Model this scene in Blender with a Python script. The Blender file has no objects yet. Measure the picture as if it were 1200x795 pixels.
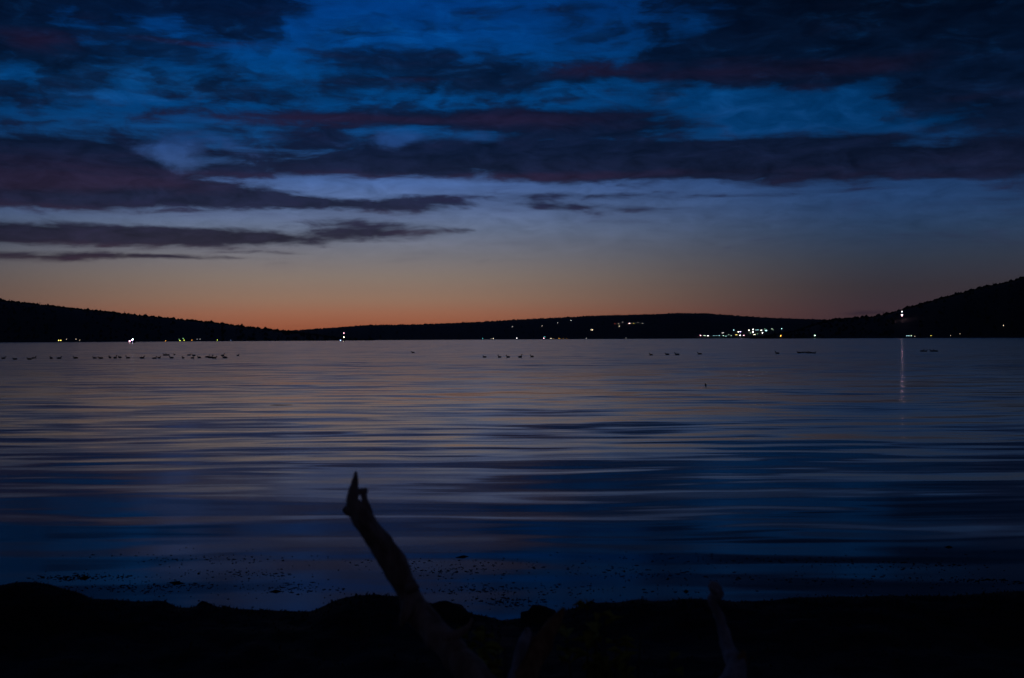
import bpy, bmesh, math, random
from mathutils import Vector, Matrix, noise

random.seed(7)
SC = bpy.context.scene
COL = SC.collection
F = 1380.0                     # focal length in photograph pixels
TH = math.radians(0.29)        # slight camera roll
CAMZ = 2.0                     # metres above the lake
CY = 397.0
HAZE = 0.00002

# ------------------------------------------------------------------ helpers
def direction(x, y):
    cx = (x - 600.0) / F
    cy = (CY - y) / F
    return Vector((cx * math.cos(TH) + cy * math.sin(TH), 1.0, cy * math.cos(TH) - cx * math.sin(TH)))

def at(x, y, d):
    """point at ground distance d (along +Y) seen at photograph pixel x, y"""
    v = direction(x, y)
    return Vector((v.x * d, d, CAMZ + v.z * d))

def on_water(x, y):
    v = direction(x, y)
    d = CAMZ / max(1e-4, -v.z)
    return Vector((v.x * d, d, 0.0))

def sl(c):
    return tuple(((u / 255.0) / 12.92 if u / 255.0 <= 0.04045 else ((u / 255.0 + 0.055) / 1.055) ** 2.4) for u in c)

def tag(o, label=None, cat=None, group=None, kind=None):
    if label: o['label'] = label
    if cat: o['category'] = cat
    if group: o['group'] = group
    if kind: o['kind'] = kind
    return o

def link(name, me, parent=None, mat=None):
    o = bpy.data.objects.new(name, me)
    COL.objects.link(o)
    if parent: o.parent = parent
    if mat and me is not None: me.materials.append(mat)
    return o

def obj(name, bm, mat, parent=None, smooth=True):
    me = bpy.data.meshes.new(name)
    bm.normal_update()
    bm.to_mesh(me); bm.free()
    if smooth:
        for p in me.polygons: p.use_smooth = True
    return link(name, me, parent, mat)

def empty(name, loc, label, cat, group=None, rz=0.0):
    o = bpy.data.objects.new(name, None)
    COL.objects.link(o)
    o.empty_display_size = 0.2
    o.location = loc; o.rotation_euler = (0, 0, rz)
    return tag(o, label, cat, group)

def clone(root, loc, rz, label, group=None, swap=None):
    """copy a thing with its parts and sub-parts; swap = {part name: material}"""
    r = root.copy(); COL.objects.link(r)
    r.location = loc; r.rotation_euler = (0, 0, rz); r['label'] = label
    if group: r['group'] = group
    def rec(a, b):
        for ch in list(a.children):
            c = ch.copy(); COL.objects.link(c); c.parent = b
            nm = ch.name.split('.')[0]
            if swap and nm in swap:
                c.data = swap[nm]
            rec(ch, c)
    rec(root, r)
    return r

def box(bm, c, s, rz=0.0):
    m = Matrix.Translation(c) @ Matrix.Rotation(rz, 4, 'Z') @ Matrix.Diagonal((s[0], s[1], s[2], 1))
    return bmesh.ops.create_cube(bm, size=1.0, matrix=m)['verts']

def ball(bm, c, r, sub=1, sz=1.0):
    m = Matrix.Translation(c) @ Matrix.Diagonal((r, r, r * sz, 1))
    return bmesh.ops.create_icosphere(bm, subdivisions=sub, radius=1.0, matrix=m)['verts']

def tube(bm, pts, radii, n=10, cap=True, squash=None, rough=0.0, seed=0.0, freq=8.0):
    """one continuous tapering limb through pts"""
    pts = [Vector(p) for p in pts]
    rings = []
    ref = Vector((0.02, 1.0, 0.05)).normalized()
    for i, p in enumerate(pts):
        if i == 0: t = pts[1] - p
        elif i == len(pts) - 1: t = p - pts[i - 1]
        else: t = pts[i + 1] - pts[i - 1]
        t.normalize()
        a = ref.cross(t)
        if a.length < 1e-3: a = Vector((1, 0, 0)).cross(t)
        a.normalize(); b = t.cross(a).normalized()
        r = radii[i]; rx, ry = (r, r) if not isinstance(r, tuple) else r
        ring = []
        for k in range(n):
            an = 2 * math.pi * k / n
            q = p + a * (math.cos(an) * rx) + b * (math.sin(an) * ry)
            if rough:
                dv = (q - p)
                f = noise.noise(q * freq + Vector((seed, seed * 2, 0)))
                g = noise.noise(Vector((math.cos(an) * 3 + seed, math.sin(an) * 3, i * 0.22)))
                q = p + dv * (1 + rough * (f + 0.8 * g))
            ring.append(bm.verts.new(q))
        rings.append(ring)
    for i in range(len(rings) - 1):
        for k in range(n):
            bm.faces.new((rings[i][k], rings[i][(k + 1) % n], rings[i + 1][(k + 1) % n], rings[i + 1][k]))
    if cap:
        for ring, p, flip in ((rings[0], pts[0], True), (rings[-1], pts[-1], False)):
            c = bm.verts.new(p)
            for k in range(n):
                f = (ring[k], ring[(k + 1) % n], c)
                bm.faces.new(f[::-1] if flip else f)

def resample(keys, m):
    """keys = [(x, y, d, r)] photograph pixel, distance, radius in px -> smooth points"""
    out = []
    n = len(keys)
    for j in range(m):
        t = j / (m - 1) * (n - 1)
        i = min(int(t), n - 2); f = t - i
        k0 = keys[max(i - 1, 0)]; k1 = keys[i]; k2 = keys[i + 1]; k3 = keys[min(i + 2, n - 1)]
        out.append(tuple(0.5 * ((2 * b) + (-a + c) * f + (2 * a - 5 * b + 4 * c - d) * f * f + (-a + 3 * b - 3 * c + d) * f ** 3)
                         for a, b, c, d in zip(k0, k1, k2, k3)))
    return out

# ------------------------------------------------------------------ node helpers
class NT:
    def __init__(s, tree): s.t = tree; s.n = tree.nodes; s.l = tree.links
    def node(s, typ, **kw):
        n = s.n.new(typ)
        for k, v in kw.items(): setattr(n, k, v)
        return n
    def put(s, sock, v):
        if hasattr(v, 'links') or isinstance(v, bpy.types.NodeSocket): s.l.new(v, sock)
        else: sock.default_value = v
    def math(s, op, a, b=None, c=None, clamp=False):
        n = s.node('ShaderNodeMath', operation=op); n.use_clamp = clamp
        s.put(n.inputs[0], a)
        if b is not None: s.put(n.inputs[1], b)
        if c is not None: s.put(n.inputs[2], c)
        return n.outputs[0]
    def vmath(s, op, a, b=None):
        n = s.node('ShaderNodeVectorMath', operation=op)
        s.put(n.inputs[0], a)
        if b is not None: s.put(n.inputs[1], b)
        return n.outputs[0]
    def comb(s, x, y, z):
        n = s.node('ShaderNodeCombineXYZ')
        s.put(n.inputs[0], x); s.put(n.inputs[1], y); s.put(n.inputs[2], z)
        return n.outputs[0]
    def sep(s, v):
        n = s.node('ShaderNodeSeparateXYZ'); s.put(n.inputs[0], v)
        return n.outputs
    def mapr(s, v, a, b, c=0.0, d=1.0, mode='SMOOTHSTEP'):
        n = s.node('ShaderNodeMapRange', interpolation_type=mode)
        s.put(n.inputs[0], v); s.put(n.inputs[1], a); s.put(n.inputs[2], b); s.put(n.inputs[3], c); s.put(n.inputs[4], d)
        return n.outputs[0]
    def noise(s, v, scale=1.0, detail=3.0, rough=0.5, dist=0.0, color=False):
        n = s.node('ShaderNodeTexNoise')
        s.put(n.inputs['Vector'], v)
        n.inputs['Scale'].default_value = scale; n.inputs['Detail'].default_value = detail
        n.inputs['Roughness'].default_value = rough; n.inputs['Distortion'].default_value = dist
        return n.outputs['Color'] if color else n.outputs[0]
    def mix(s, f, a, b, blend='MIX'):
        n = s.node('ShaderNodeMix', data_type='RGBA', blend_type=blend)
        s.put(n.inputs[0], f); s.put(n.inputs[6], a); s.put(n.inputs[7], b)
        return n.outputs[2]
    def ramp(s, f, stops):
        n = s.node('ShaderNodeValToRGB'); r = n.color_ramp
        r.interpolation = 'EASE' if False else 'LINEAR'
        stops = sorted(stops)
        while len(r.elements) < len(stops): r.elements.new(0.5)
        for e, (p, c) in zip(r.elements, stops): e.position = p; e.color = (*c, 1)
        s.put(n.inputs[0], f)
        return n.outputs[0]

def c4(c): return (*c, 1.0)

def new_mat(name):
    m = bpy.data.materials.new(name); m.use_nodes = True
    nt = NT(m.node_tree); b = m.node_tree.nodes['Principled BSDF']
    return m, nt, b

def rough_mat(name, c1, c2, scale, rough=0.85, bump=0.0, detail=6, stretch=(1, 1, 1), spec=0.3):
    m, nt, b = new_mat(name)
    tc = nt.node('ShaderNodeTexCoord').outputs['Object']
    v = nt.vmath('MULTIPLY', tc, stretch)
    n = nt.noise(v, scale, detail, 0.6)
    f = nt.mapr(n, 0.35, 0.65)
    b.inputs['Base Color'].default_value = c4(c1)
    nt.l.new(nt.mix(f, c4(c1), c4(c2)), b.inputs['Base Color'])
    b.inputs['Roughness'].default_value = rough
    b.inputs['Specular IOR Level'].default_value = spec
    if bump:
        bn = nt.node('ShaderNodeBump'); bn.inputs['Distance'].default_value = bump
        nt.l.new(n, bn.inputs['Height']); nt.l.new(bn.outputs[0], b.inputs['Normal'])
    return m

def lamp_mat(name, col, strength):
    m, nt, b = new_mat(name)
    b.inputs['Base Color'].default_value = c4(col)
    tc = nt.node('ShaderNodeTexCoord').outputs['Object']
    n = nt.noise(tc, 0.7, 2.0)
    b.inputs['Emission Color'].default_value = c4(col)
    nt.l.new(nt.math('MULTIPLY_ADD', n, strength * 0.4, strength * 0.8), b.inputs['Emission Strength'])
    return m

# ------------------------------------------------------------------ the sky
def build_world():
    w = bpy.data.worlds.new("World"); SC.world = w; w.use_nodes = True
    nt = NT(w.node_tree); bg = w.node_tree.nodes['Background']
    tc = nt.node('ShaderNodeTexCoord').outputs['Generated']
    d = nt.vmath('NORMALIZE', tc)
    dx, dy, dz = nt.sep(d)
    U = nt.math('MULTIPLY', nt.math('ARCTAN2', dx, dy), F)        # azimuth
    V = nt.math('MULTIPLY', nt.math('ARCSINE', dz), F)            # elevation
    P = nt.comb(U, V, 0.0)
    def el(y): return (CY - y)
    def pt(x, y):
        v = direction(x, y).normalized()
        return math.atan2(v.x, v.y) * F, math.asin(v.z) * F
    # clear evening sky: gradient with elevation, one towards the afterglow, one away from it
    LO, HI = -100.0, 1500.0
    def stops(tab): return [((el(y) - LO) / (HI - LO), sl(c)) for y, c in tab]
    e = nt.mapr(V, LO, HI, 0, 1, 'LINEAR')
    warm = nt.ramp(e, stops([(480, (70, 40, 36)), (400, (142, 76, 56)), (383, (158, 90, 64)), (368, (164, 107, 82)), (350, (156, 122, 102)), (325, (141, 125, 115)),
        (300, (123, 121, 127)), (270, (105, 117, 142)), (240, (90, 112, 156)), (212, (74, 104, 160)), (175, (22, 78, 140)), (140, (2, 69, 132)),
        (100, (0, 66, 128)), (50, (0, 62, 132)), (0, (0, 54, 124)), (-150, (0, 32, 80)), (-500, (2, 14, 38)), (-1100, (3, 8, 20))]))
    cool = nt.ramp(e, stops([(480, (22, 18, 22)), (400, (58, 42, 50)), (370, (64, 49, 56)), (340, (58, 53, 60)), (310, (51, 58, 73)), (280, (43, 62, 90)),
        (250, (37, 64, 104)), (215, (32, 64, 112)), (160, (0, 50, 98)), (100, (0, 46, 92)), (50, (0, 40, 84)), (0, (0, 28, 64)),
        (-150, (2, 16, 42)), (-500, (2, 9, 24)), (-1100, (2, 6, 15))]))
    glow = pt(400, 380)[0]
    az = nt.math('ABSOLUTE', nt.math('SUBTRACT', U, glow))
    fz = nt.mapr(az, 40, 650)
    left = nt.mapr(nt.math('SUBTRACT', glow, U), 180, 560, 0, 0.30)
    fz = nt.math('MAXIMUM', fz, left)
    col = nt.mix(fz, warm, cool)
    far = nt.mapr(az, 800, 3000)
    col = nt.mix(far, col, c4(sl((17, 17, 27))))
    # a little of the physical sky behind it
    sky = nt.node('ShaderNodeTexSky', sky_type='NISHITA')
    sky.sun_disc = False; sky.sun_elevation = math.radians(-4); sky.sun_rotation = math.radians(-8)
    sky.dust_density = 2.0; sky.ozone_density = 3.0
    col = nt.mix(1.0, col, nt.mix(1.0, sky.outputs[0], (0.02, 0.02, 0.02, 1), 'MULTIPLY'), 'ADD')

    # warped coordinates for clouds
    def warped(sx, sy, ax, ay, detail, rough, seed):
        q = nt.vmath('ADD', nt.vmath('MULTIPLY', P, (1 / sx, 1 / sy, 0)), (seed, seed * 1.7, seed))
        n = nt.noise(q, 1.0, detail, rough, 0.0, True)
        n = nt.vmath('MULTIPLY', nt.vmath('SUBTRACT', n, (0.5, 0.5, 0.5)), (ax, ay, 0))
        return nt.vmath('ADD', P, n)
    def blobs(Pw, tab):
        acc = 0.0
        for (x, y, rx, ry, s, *rot) in tab:
            cx, cy = pt(x, y)
            m = nt.node('ShaderNodeMapping', vector_type='TEXTURE')
            nt.l.new(Pw, m.inputs['Vector'])
            m.inputs['Location'].default_value = (cx, cy, 0)
            m.inputs['Rotation'].default_value = (0, 0, math.radians(rot[0] if rot else 0))
            m.inputs['Scale'].default_value = (rx, ry, 1)
            g = nt.node('ShaderNodeTexGradient', gradient_type='SPHERICAL')
            nt.l.new(m.outputs[0], g.inputs[0])
            acc = nt.math('MULTIPLY_ADD', g.outputs['Fac'], s, acc)
        return acc
    streak = nt.noise(nt.vmath('MULTIPLY', P, (1 / 150, 1 / 24, 0)), 1.0, 8.0, 0.6, 0.4)
    fine = nt.noise(nt.vmath('ADD', nt.vmath('MULTIPLY', P, (1 / 46, 1 / 17, 0)), (9, 3, 0)), 1.0, 7.0, 0.62, 0.6)
    PA = warped(150, 48, 150, 52, 7.0, 0.6, 3.1)
    PB = warped(110, 26, 130, 17, 7.0, 0.62, 8.4)

    PA2 = warped(60, 26, 46, 20, 6.0, 0.6, 21.0)
    DARK = [(310, 100, 200, 36, .6), (250, 75, 60, 16, .5), (500, 115, 200, 30, .6), (90, 128, 200, 16, .5),  # high deck, diffuse
        (60, 0, 330, 60, 1.5), (300, -15, 190, 70, 0.9), (275, 35, 90, 45, .5, 30), (80, 74, 110, 30, .9), (180, 62, 90, 20, .5), (215, 90, 75, 20, .75), (30, 45, 110, 36, 1.0),
        (480, 78, 190, 34, .85), (590, 100, 160, 34, .95), (450, 35, 130, 26, .5, 12), (330, 118, 150, 24, .6), (560, 55, 120, 30, .4), (110, 118, 160, 20, .55),
        (960, 15, 260, 72, 2.4), (1000, 55, 240, 50, 2.0), (900, 75, 270, 32, 1.5), (760, 82, 220, 26, .95), (1180, 40, 190, 110, .9), (1200, 100, 210, 60, 1.0),
        (1090, 112, 60, 16, .6), (1180, 150, 110, 60, .8), (700, 30, 120, 34, .4, -10), (1200, 0, 160, 60, .8),
        (300, -80, 500, 50, .9), (900, -90, 500, 60, 1.0), (560, -170, 600, 60, 1.0), (-200, 60, 300, 100, 1.2), (1500, 80, 400, 130, 1.4)]
    BAND = [(640, 236, 210, 24, .5), (470, 262, 130, 14, .5), (330, 262, 190, 10, .35), (470, 166, 160, 16, .9), (260, 290, 160, 7, .4),  # long bands with clean lower edges
        (360, 137, 330, 15, 1.5), (620, 138, 250, 26, 1.6), (700, 155, 200, 32, 1.5),
        (60, 192, 230, 48, 2.0), (330, 172, 300, 22, 1.2), (250, 150, 160, 12, .9), (560, 178, 200, 14, .8), (380, 152, 40, 14, .8), (-60, 180, 260, 60, 1.5), (200, 200, 160, 20, .8), (420, 195, 260, 18, 1.7), (700, 190, 330, 26, 2.2), (900, 190, 340, 34, 2.2), (960, 168, 110, 22, 1.3),
        (1060, 193, 240, 23, 1.8), (1190, 178, 150, 30, 1.3), (560, 172, 110, 12, .5),
        (90, 225, 300, 24, 2.1), (260, 228, 130, 16, 1.5), (440, 240, 135, 13, 1.8), (370, 236, 90, 8, .7),
        (40, 274, 330, 17, 2.1), (310, 277, 240, 13, 1.6), (440, 270, 90, 11, 1.0), (545, 271, 50, 7, 1.1), (60, 298, 230, 8, 1.3), (190, 302, 170, 4, .7), (350, 296, 120, 3, .5),
        (655, 241, 70, 7, .6, -8), (770, 243, 150, 6, .75), (720, 230, 180, 6, .5), (610, 263, 45, 4, .7), (850, 230, 120, 4, .5), (1000, 222, 220, 5, .45), (850, 247, 70, 4, .5),
        (1010, 366, 42, 4, .9), (-300, 250, 400, 30, 1.6), (1400, 210, 260, 40, 1.6)]
    RED = [(40, 46, 80, 18, .9), (115, 28, 50, 12, .35), (245, 51, 110, 7, 1.0), (480, 91, 70, 6, .5), (360, 138, 270, 11, 1.1), (230, 140, 110, 8, .6), (640, 140, 190, 20, .9), (840, 86, 260, 20, .9), (700, 78, 90, 12, .9),
        (940, 103, 70, 7, .8), (1010, 75, 110, 18, .6), (1150, 115, 60, 8, .5), (40, 200, 280, 34, .8), (140, 215, 220, 14, .6), (600, 207, 520, 9, 1.1), (950, 210, 260, 8, .7), (60, 244, 260, 8, .8), (440, 250, 150, 7, .8),
        (150, 289, 330, 8, 1.0), (40, 301, 190, 9, .9), (520, 272, 80, 8, .7), (740, 246, 150, 8, .5), (-200, 220, 300, 60, .6), (880, 340, 0.1, 0.1, 0)]
    PUFF = [(205, 180, 58, 26, 1.5, -15), (250, 164, 80, 14, .9, -15), (472, 161, 46, 17, 1.5), (420, 166, 50, 11, .6), (560, 161, 50, 13, .8), (330, 162, 60, 12, .5), (700, 118, 60, 10, .4)]
    LITE = [(205, 178, 62, 22, 1.25, -12), (240, 165, 90, 14, .7, -12), (140, 92, 150, 34, 1.1), (40, 108, 120, 24, .7), (230, 110, 120, 20, .5), (420, 40, 160, 30, .4), (520, 20, 160, 40, .4), (880, 125, 230, 34, .75), (1000, 150, 170, 22, .5),
        (400, 214, 230, 13, 1.1), (520, 225, 160, 14, .9, -10), (600, 240, 90, 14, .55), (260, 250, 330, 9, .9), (420, 258, 160, 9, .7), (330, 225, 90, 5, .5), (700, 219, 240, 8, .5), (30, 250, 150, 5, .6)]
    low = nt.mapr(V, 60, 110)
    n1 = nt.math('MULTIPLY', nt.math('SUBTRACT', streak, 0.5), low); n2 = nt.math('MULTIPLY', nt.math('SUBTRACT', fine, 0.5), low)
    puff = nt.noise(nt.vmath('ADD', nt.vmath('MULTIPLY', PA, (1 / 92, 1 / 40, 0)), (4, 13, 0)), 1.0, 7.0, 0.56, 0.8)
    n3 = nt.math('MULTIPLY', nt.math('SUBTRACT', puff, 0.5), nt.mapr(V, 180, 270))
    dk = blobs(PA, DARK)
    dk = nt.math('ADD', dk, nt.math('MULTIPLY', n1, 2.6)); dk = nt.math('ADD', dk, nt.math('MULTIPLY', n2, 1.6)); dk = nt.math('ADD', dk, nt.math('MULTIPLY', n3, 3.6))
    mdk = nt.mapr(dk, 0.0, 1.35)
    bd = blobs(PB, BAND)
    gate = nt.mapr(bd, 0.0, 0.45)
    nb = nt.math('ADD', nt.math('MULTIPLY', n1, 3.2), nt.math('MULTIPLY', n2, 2.4))
    bd = nt.math('MULTIPLY_ADD', nb, gate, bd)
    mbd = nt.mapr(bd, 0.02, 1.40)
    # small far-off banks low on the horizon stay weak
    rd = blobs(PB, RED)
    rd = nt.math('ADD', rd, nt.math('MULTIPLY', n1, 1.6))
    mrd = nt.mapr(rd, 0.05, 1.1)
    lt = blobs(PB, LITE)
    lt = nt.math('ADD', lt, nt.math('MULTIPLY', n2, 2.6))
    mlt = nt.mapr(lt, 0.15, 1.15)
    overhead = nt.mapr(V, 430, 700)
    oh = nt.math('MULTIPLY', overhead, nt.mapr(streak, 0.35, 0.6))
    high = nt.ramp(nt.mapr(V, 0, 480, 0, 1, 'LINEAR'), [(0.0, sl((60, 40, 50))), (0.2, sl((40, 34, 52))), (0.33, sl((25, 26, 50))), (0.45, sl((15, 20, 43))), (0.62, sl((7, 20, 44))), (0.8, sl((3, 14, 36))), (1.0, sl((1, 12, 36)))])
    highc = nt.ramp(nt.mapr(V, 0, 480, 0, 1, 'LINEAR'), [(0.0, sl((44, 34, 46))), (0.33, sl((24, 28, 52))), (0.45, sl((12, 20, 42))), (0.62, sl((4, 14, 34))), (0.8, sl((2, 7, 18))), (1.0, sl((3, 7, 18)))])
    dark = nt.mix(fz, high, highc)
    tex = nt.math('ADD', nt.math('MULTIPLY_ADD', n2, 1.4, 0.92), nt.math('MULTIPLY', n1, 1.6), clamp=False)
    tex = nt.math('MAXIMUM', nt.math('MINIMUM', tex, 2.0), 0.45)
    dark = nt.vmath('MULTIPLY', dark, nt.comb(tex, tex, tex))
    lite = nt.ramp(nt.mapr(V, 0, 480, 0, 1, 'LINEAR'), [(0.0, sl((140, 110, 100))), (0.28, sl((96, 108, 138))), (0.38, sl((74, 104, 160))), (0.47, sl((38, 76, 138))), (0.58, sl((14, 82, 150))), (0.8, sl((0, 74, 146))), (1, sl((0, 60, 130)))])
    lite = nt.mix(nt.math('MULTIPLY', fz, 0.75), lite, c4(sl((6, 54, 100))))
    red = nt.ramp(nt.mapr(V, 0, 480, 0, 1, 'LINEAR'), [(0.0, sl((95, 62, 66))), (0.25, sl((64, 45, 60))), (0.42, sl((48, 34, 60))), (0.55, sl((42, 30, 58))), (0.7, sl((40, 24, 52))), (1, sl((34, 16, 40)))])
    red = nt.mix(nt.math('MULTIPLY', fz, 0.8), red, c4(sl((22, 16, 32))))
    col = nt.mix(nt.math('MULTIPLY', mlt, 0.7), col, lite)
    col = nt.mix(nt.math('MULTIPLY', mdk, 0.9), col, dark)
    col = nt.mix(nt.math('MULTIPLY', mbd, 0.93), col, dark)
    both = nt.math('MAXIMUM', nt.math('MAXIMUM', mbd, mdk), 0.35)
    col = nt.mix(nt.math('MULTIPLY', nt.math('MULTIPLY', mrd, 0.52), both), col, red)
    col = nt.mix(nt.math('MULTIPLY', oh, 0.7), col, c4(sl((8, 12, 24))))
    pf = nt.math('ADD', blobs(PA2, PUFF), nt.math('MULTIPLY', n3, 2.2)); pf = nt.math('ADD', pf, nt.math('MULTIPLY', n2, 1.0))
    mpf = nt.mapr(pf, 0.15, 1.25)
    col = nt.mix(nt.math('MULTIPLY', mpf, 0.68), col, lite)
    # soft mottling inside the clouds and the blue
    mot = nt.math('MULTIPLY_ADD', n2, 1.1, 1.0)
    mf = nt.mapr(V, 60, 160)
    mot = nt.math('ADD', nt.math('MULTIPLY', nt.math('SUBTRACT', mot, 1.0), mf), 1.0)
    col = nt.vmath('MULTIPLY', col, nt.comb(mot, mot, mot))
    nt.l.new(col, bg.inputs['Color'])
    bg.inputs['Strength'].default_value = 1.0
    w.cycles.sampling_method = 'MANUAL'; w.cycles.sample_map_resolution = 1024
build_world()

sun = bpy.data.lights.new('afterglow', 'SUN'); sun.energy = 0.003; sun.angle = math.radians(25); sun.color = (1.0, 0.6, 0.4)
so = bpy.data.objects.new('afterglow', sun); COL.objects.link(so)
so.rotation_euler = (math.radians(88), 0, math.radians(180 + 8))
tag(so, kind='structure')

# ------------------------------------------------------------------ materials
M = {}
M['forest'] = rough_mat('forest_green', (0.030, 0.045, 0.018), (0.055, 0.065, 0.03), 0.02)
M['forest_floor'] = rough_mat('forest_floor', (0.03, 0.035, 0.018), (0.05, 0.045, 0.03), 0.01)
M['soil'] = rough_mat('dark_shore_soil', (0.018, 0.016, 0.013), (0.045, 0.038, 0.03), 6.0, bump=0.02)
M['grass'] = rough_mat('dry_grass', (0.04, 0.045, 0.02), (0.07, 0.06, 0.03), 3.0)
M['wood'] = rough_mat('weathered_driftwood', (0.32, 0.21, 0.17), (0.62, 0.45, 0.38), 9.0, bump=0.006, stretch=(3, 3, 0.8))
M['wood_pale'] = rough_mat('bleached_driftwood', (0.30, 0.28, 0.31), (0.62, 0.58, 0.62), 9.0, bump=0.004, stretch=(3, 3, 0.8))
M['wood_brown'] = rough_mat('brown_bark_wood', (0.30, 0.14, 0.07), (0.58, 0.32, 0.17), 9.0, bump=0.006, stretch=(3, 3, 0.8))
M['leaf'] = rough_mat('weed_leaf', (0.28, 0.28, 0.04), (0.52, 0.45, 0.09), 14.0)
M['stem'] = rough_mat('weed_stem', (0.09, 0.08, 0.03), (0.14, 0.10, 0.05), 20.0)
M['rock'] = rough_mat('shore_rock', (0.03, 0.03, 0.03), (0.07, 0.065, 0.06), 5.0, bump=0.01)
M['weed'] = rough_mat('floating_weed', (0.012, 0.016, 0.010), (0.03, 0.03, 0.02), 9.0, rough=0.9)
M['duck'] = rough_mat('duck_feathers', (0.03, 0.026, 0.022), (0.08, 0.07, 0.06), 9.0)
M['bill'] = rough_mat('duck_bill', (0.05, 0.035, 0.01), (0.08, 0.05, 0.02), 9.0)
M['metal'] = rough_mat('dark_pole_metal', (0.05, 0.05, 0.055), (0.10, 0.10, 0.10), 3.0, 0.5)
M['wall'] = rough_mat('painted_clapboard', (0.30, 0.29, 0.27), (0.42, 0.40, 0.37), 1.0)
M['roof'] = rough_mat('shingle_roof', (0.06, 0.055, 0.055), (0.10, 0.09, 0.09), 2.0)
M['brick'] = rough_mat('chimney_brick', (0.18, 0.08, 0.06), (0.26, 0.13, 0.1), 3.0)
M['hull'] = rough_mat('dark_hull_paint', (0.02, 0.02, 0.03), (0.04, 0.04, 0.05), 2.0, 0.4)
M['plank'] = rough_mat('jetty_planks', (0.12, 0.10, 0.08), (0.2, 0.17, 0.14), 2.0)

LC = {'white': (1, .95, .92), 'cream': (1, .85, .6), 'yellow': (1, .8, .15), 'orange': (1, .42, .05), 'yellow-green': (.75, .85, .08), 'green': (.35, .9, .4),
      'pale green': (.65, 1, .75), 'cyan': (.45, .9, 1), 'blue': (.35, .5, 1), 'violet': (.55, .4, 1), 'pink': (1, .5, .65), 'red': (1, .15, .1), 'teal': (.1, .75, .75)}

# ------------------------------------------------------------------ lake
def water_material():
    m, nt, b = new_mat('lake_water')
    pos = nt.node('ShaderNodeNewGeometry').outputs['Position']
    px, py, pz = nt.sep(pos)
    def slope(sx, sy, ax, ay, detail, seed, dist=0.0):
        q = nt.vmath('ADD', nt.vmath('MULTIPLY', pos, (1 / sx, 1 / sy, 0)), (seed, seed * .37, seed))
        c = nt.noise(q, 1.0, detail, 0.5, dist, True)
        return nt.vmath('MULTIPLY', nt.vmath('SUBTRACT', c, (0.5, 0.5, 0.5)), (ax, ay, 0))
    lump = nt.noise(nt.vmath('MULTIPLY', pos, (1 / 7, 1 / 9, 0)), 1.0, 2.0)
    # waves shorten as they run into the shallows
    sh = nt.math('MULTIPLY', nt.math('POWER', nt.math('MAXIMUM', py, 1.0), 0.6), 6.8)
    wpos = nt.comb(px, nt.math('ADD', sh, nt.math('MULTIPLY', nt.math('SUBTRACT', lump, 0.5), 2.2)), 0.0)
    def crest(sx, sy, detail, seed, lo, hi, amp, up, dist=0.3):
        q = nt.vmath('ADD', nt.vmath('MULTIPLY', wpos, (1 / sx, 1 / sy, 0)), (seed, seed * .37, seed))
        n = nt.noise(q, 1.0, detail, 0.5, dist)
        return nt.mapr(n, lo, hi, up, -amp)
    chop = slope(1.4, 0.55, 0.05, 0.07, 2.0, 9.9)
    wind = slope(5.0, 2.0, 0.08, 0.20, 2.0, 4.2)
    patch = nt.noise(nt.vmath('MULTIPLY', pos, (1 / 40, 1 / 14, 0)), 1.0, 2.0)
    pm = nt.mapr(patch, 0.35, 0.62, 0.6, 1.15)
    near = nt.math('MULTIPLY', nt.mapr(py, 8.5, 12.5, 0.45, 1.0), pm)
    farw = nt.math('MULTIPLY', nt.mapr(py, 22.0, 90.0, 0.2, 1.0), nt.mapr(nt.noise(nt.vmath('MULTIPLY', pos, (1 / 120, 1 / 50, 0)), 1.0, 3.0), 0.35, 0.65, 0.5, 1.2))
    sy_ = nt.math('ADD', crest(5.0, 1.1, 2.0, 1.3, 0.43, 0.59, 0.026, 0.010), crest(2.4, 0.62, 1.0, 7.7, 0.38, 0.62, 0.012, 0.007))
    sy_ = nt.math('ADD', sy_, crest(18.0, 3.2, 2.0, 3.9, 0.40, 0.60, 0.007, 0.003))
    sy_ = nt.math('MULTIPLY', sy_, near)
    s = nt.comb(0.0, nt.math('ADD', sy_, nt.math('MULTIPLY', farw, -0.006)), 0.0)
    cs = nt.mapr(py, 9.0, 30.0, 0.15, 0.5)
    s = nt.vmath('ADD', s, nt.vmath('MULTIPLY', chop, nt.comb(cs, cs, cs)))
    s = nt.vmath('ADD', s, nt.vmath('MULTIPLY', wind, nt.comb(farw, farw, farw)))
    N = nt.vmath('NORMALIZE', nt.vmath('ADD', s, (0, 0, 1)))
    nt.l.new(N, b.inputs['Normal'])
    b.inputs['Base Color'].default_value = (0.0022, 0.0045, 0.009, 1)
    rg = nt.mapr(py, 10.0, 90.0, 0.10, 0.16)
    nt.l.new(rg, b.inputs['Roughness'])
    b.inputs['IOR'].default_value = 1.333
    return m
M['water'] = water_material()
bm = bmesh.new()
ys = [-30, 2, 6, 9, 14, 25, 50, 120, 400, 1200, 3000, 7000, 12000]
rows = []
for y in ys:
    w = 60 + abs(y) * 1.3
    rows.append([bm.verts.new((-w + 2 * w * i / 8, y, 0)) for i in range(9)])
for a, b_ in zip(rows, rows[1:]):
    for i in range(8): bm.faces.new((a[i], a[i + 1], b_[i + 1], b_[i]))
tag(obj('lake_water', bm, M['water'], smooth=False), kind='structure')

# ------------------------------------------------------------------ hills
def lerp_tab(tab, x):
    if x <= tab[0][0]: return tab[0][1]
    for (x0, y0), (x1, y1) in zip(tab, tab[1:]):
        if x <= x1:
            f = (x - x0) / (x1 - x0)
            return y0 + (y1 - y0) * f
    return tab[-1][1]

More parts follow.
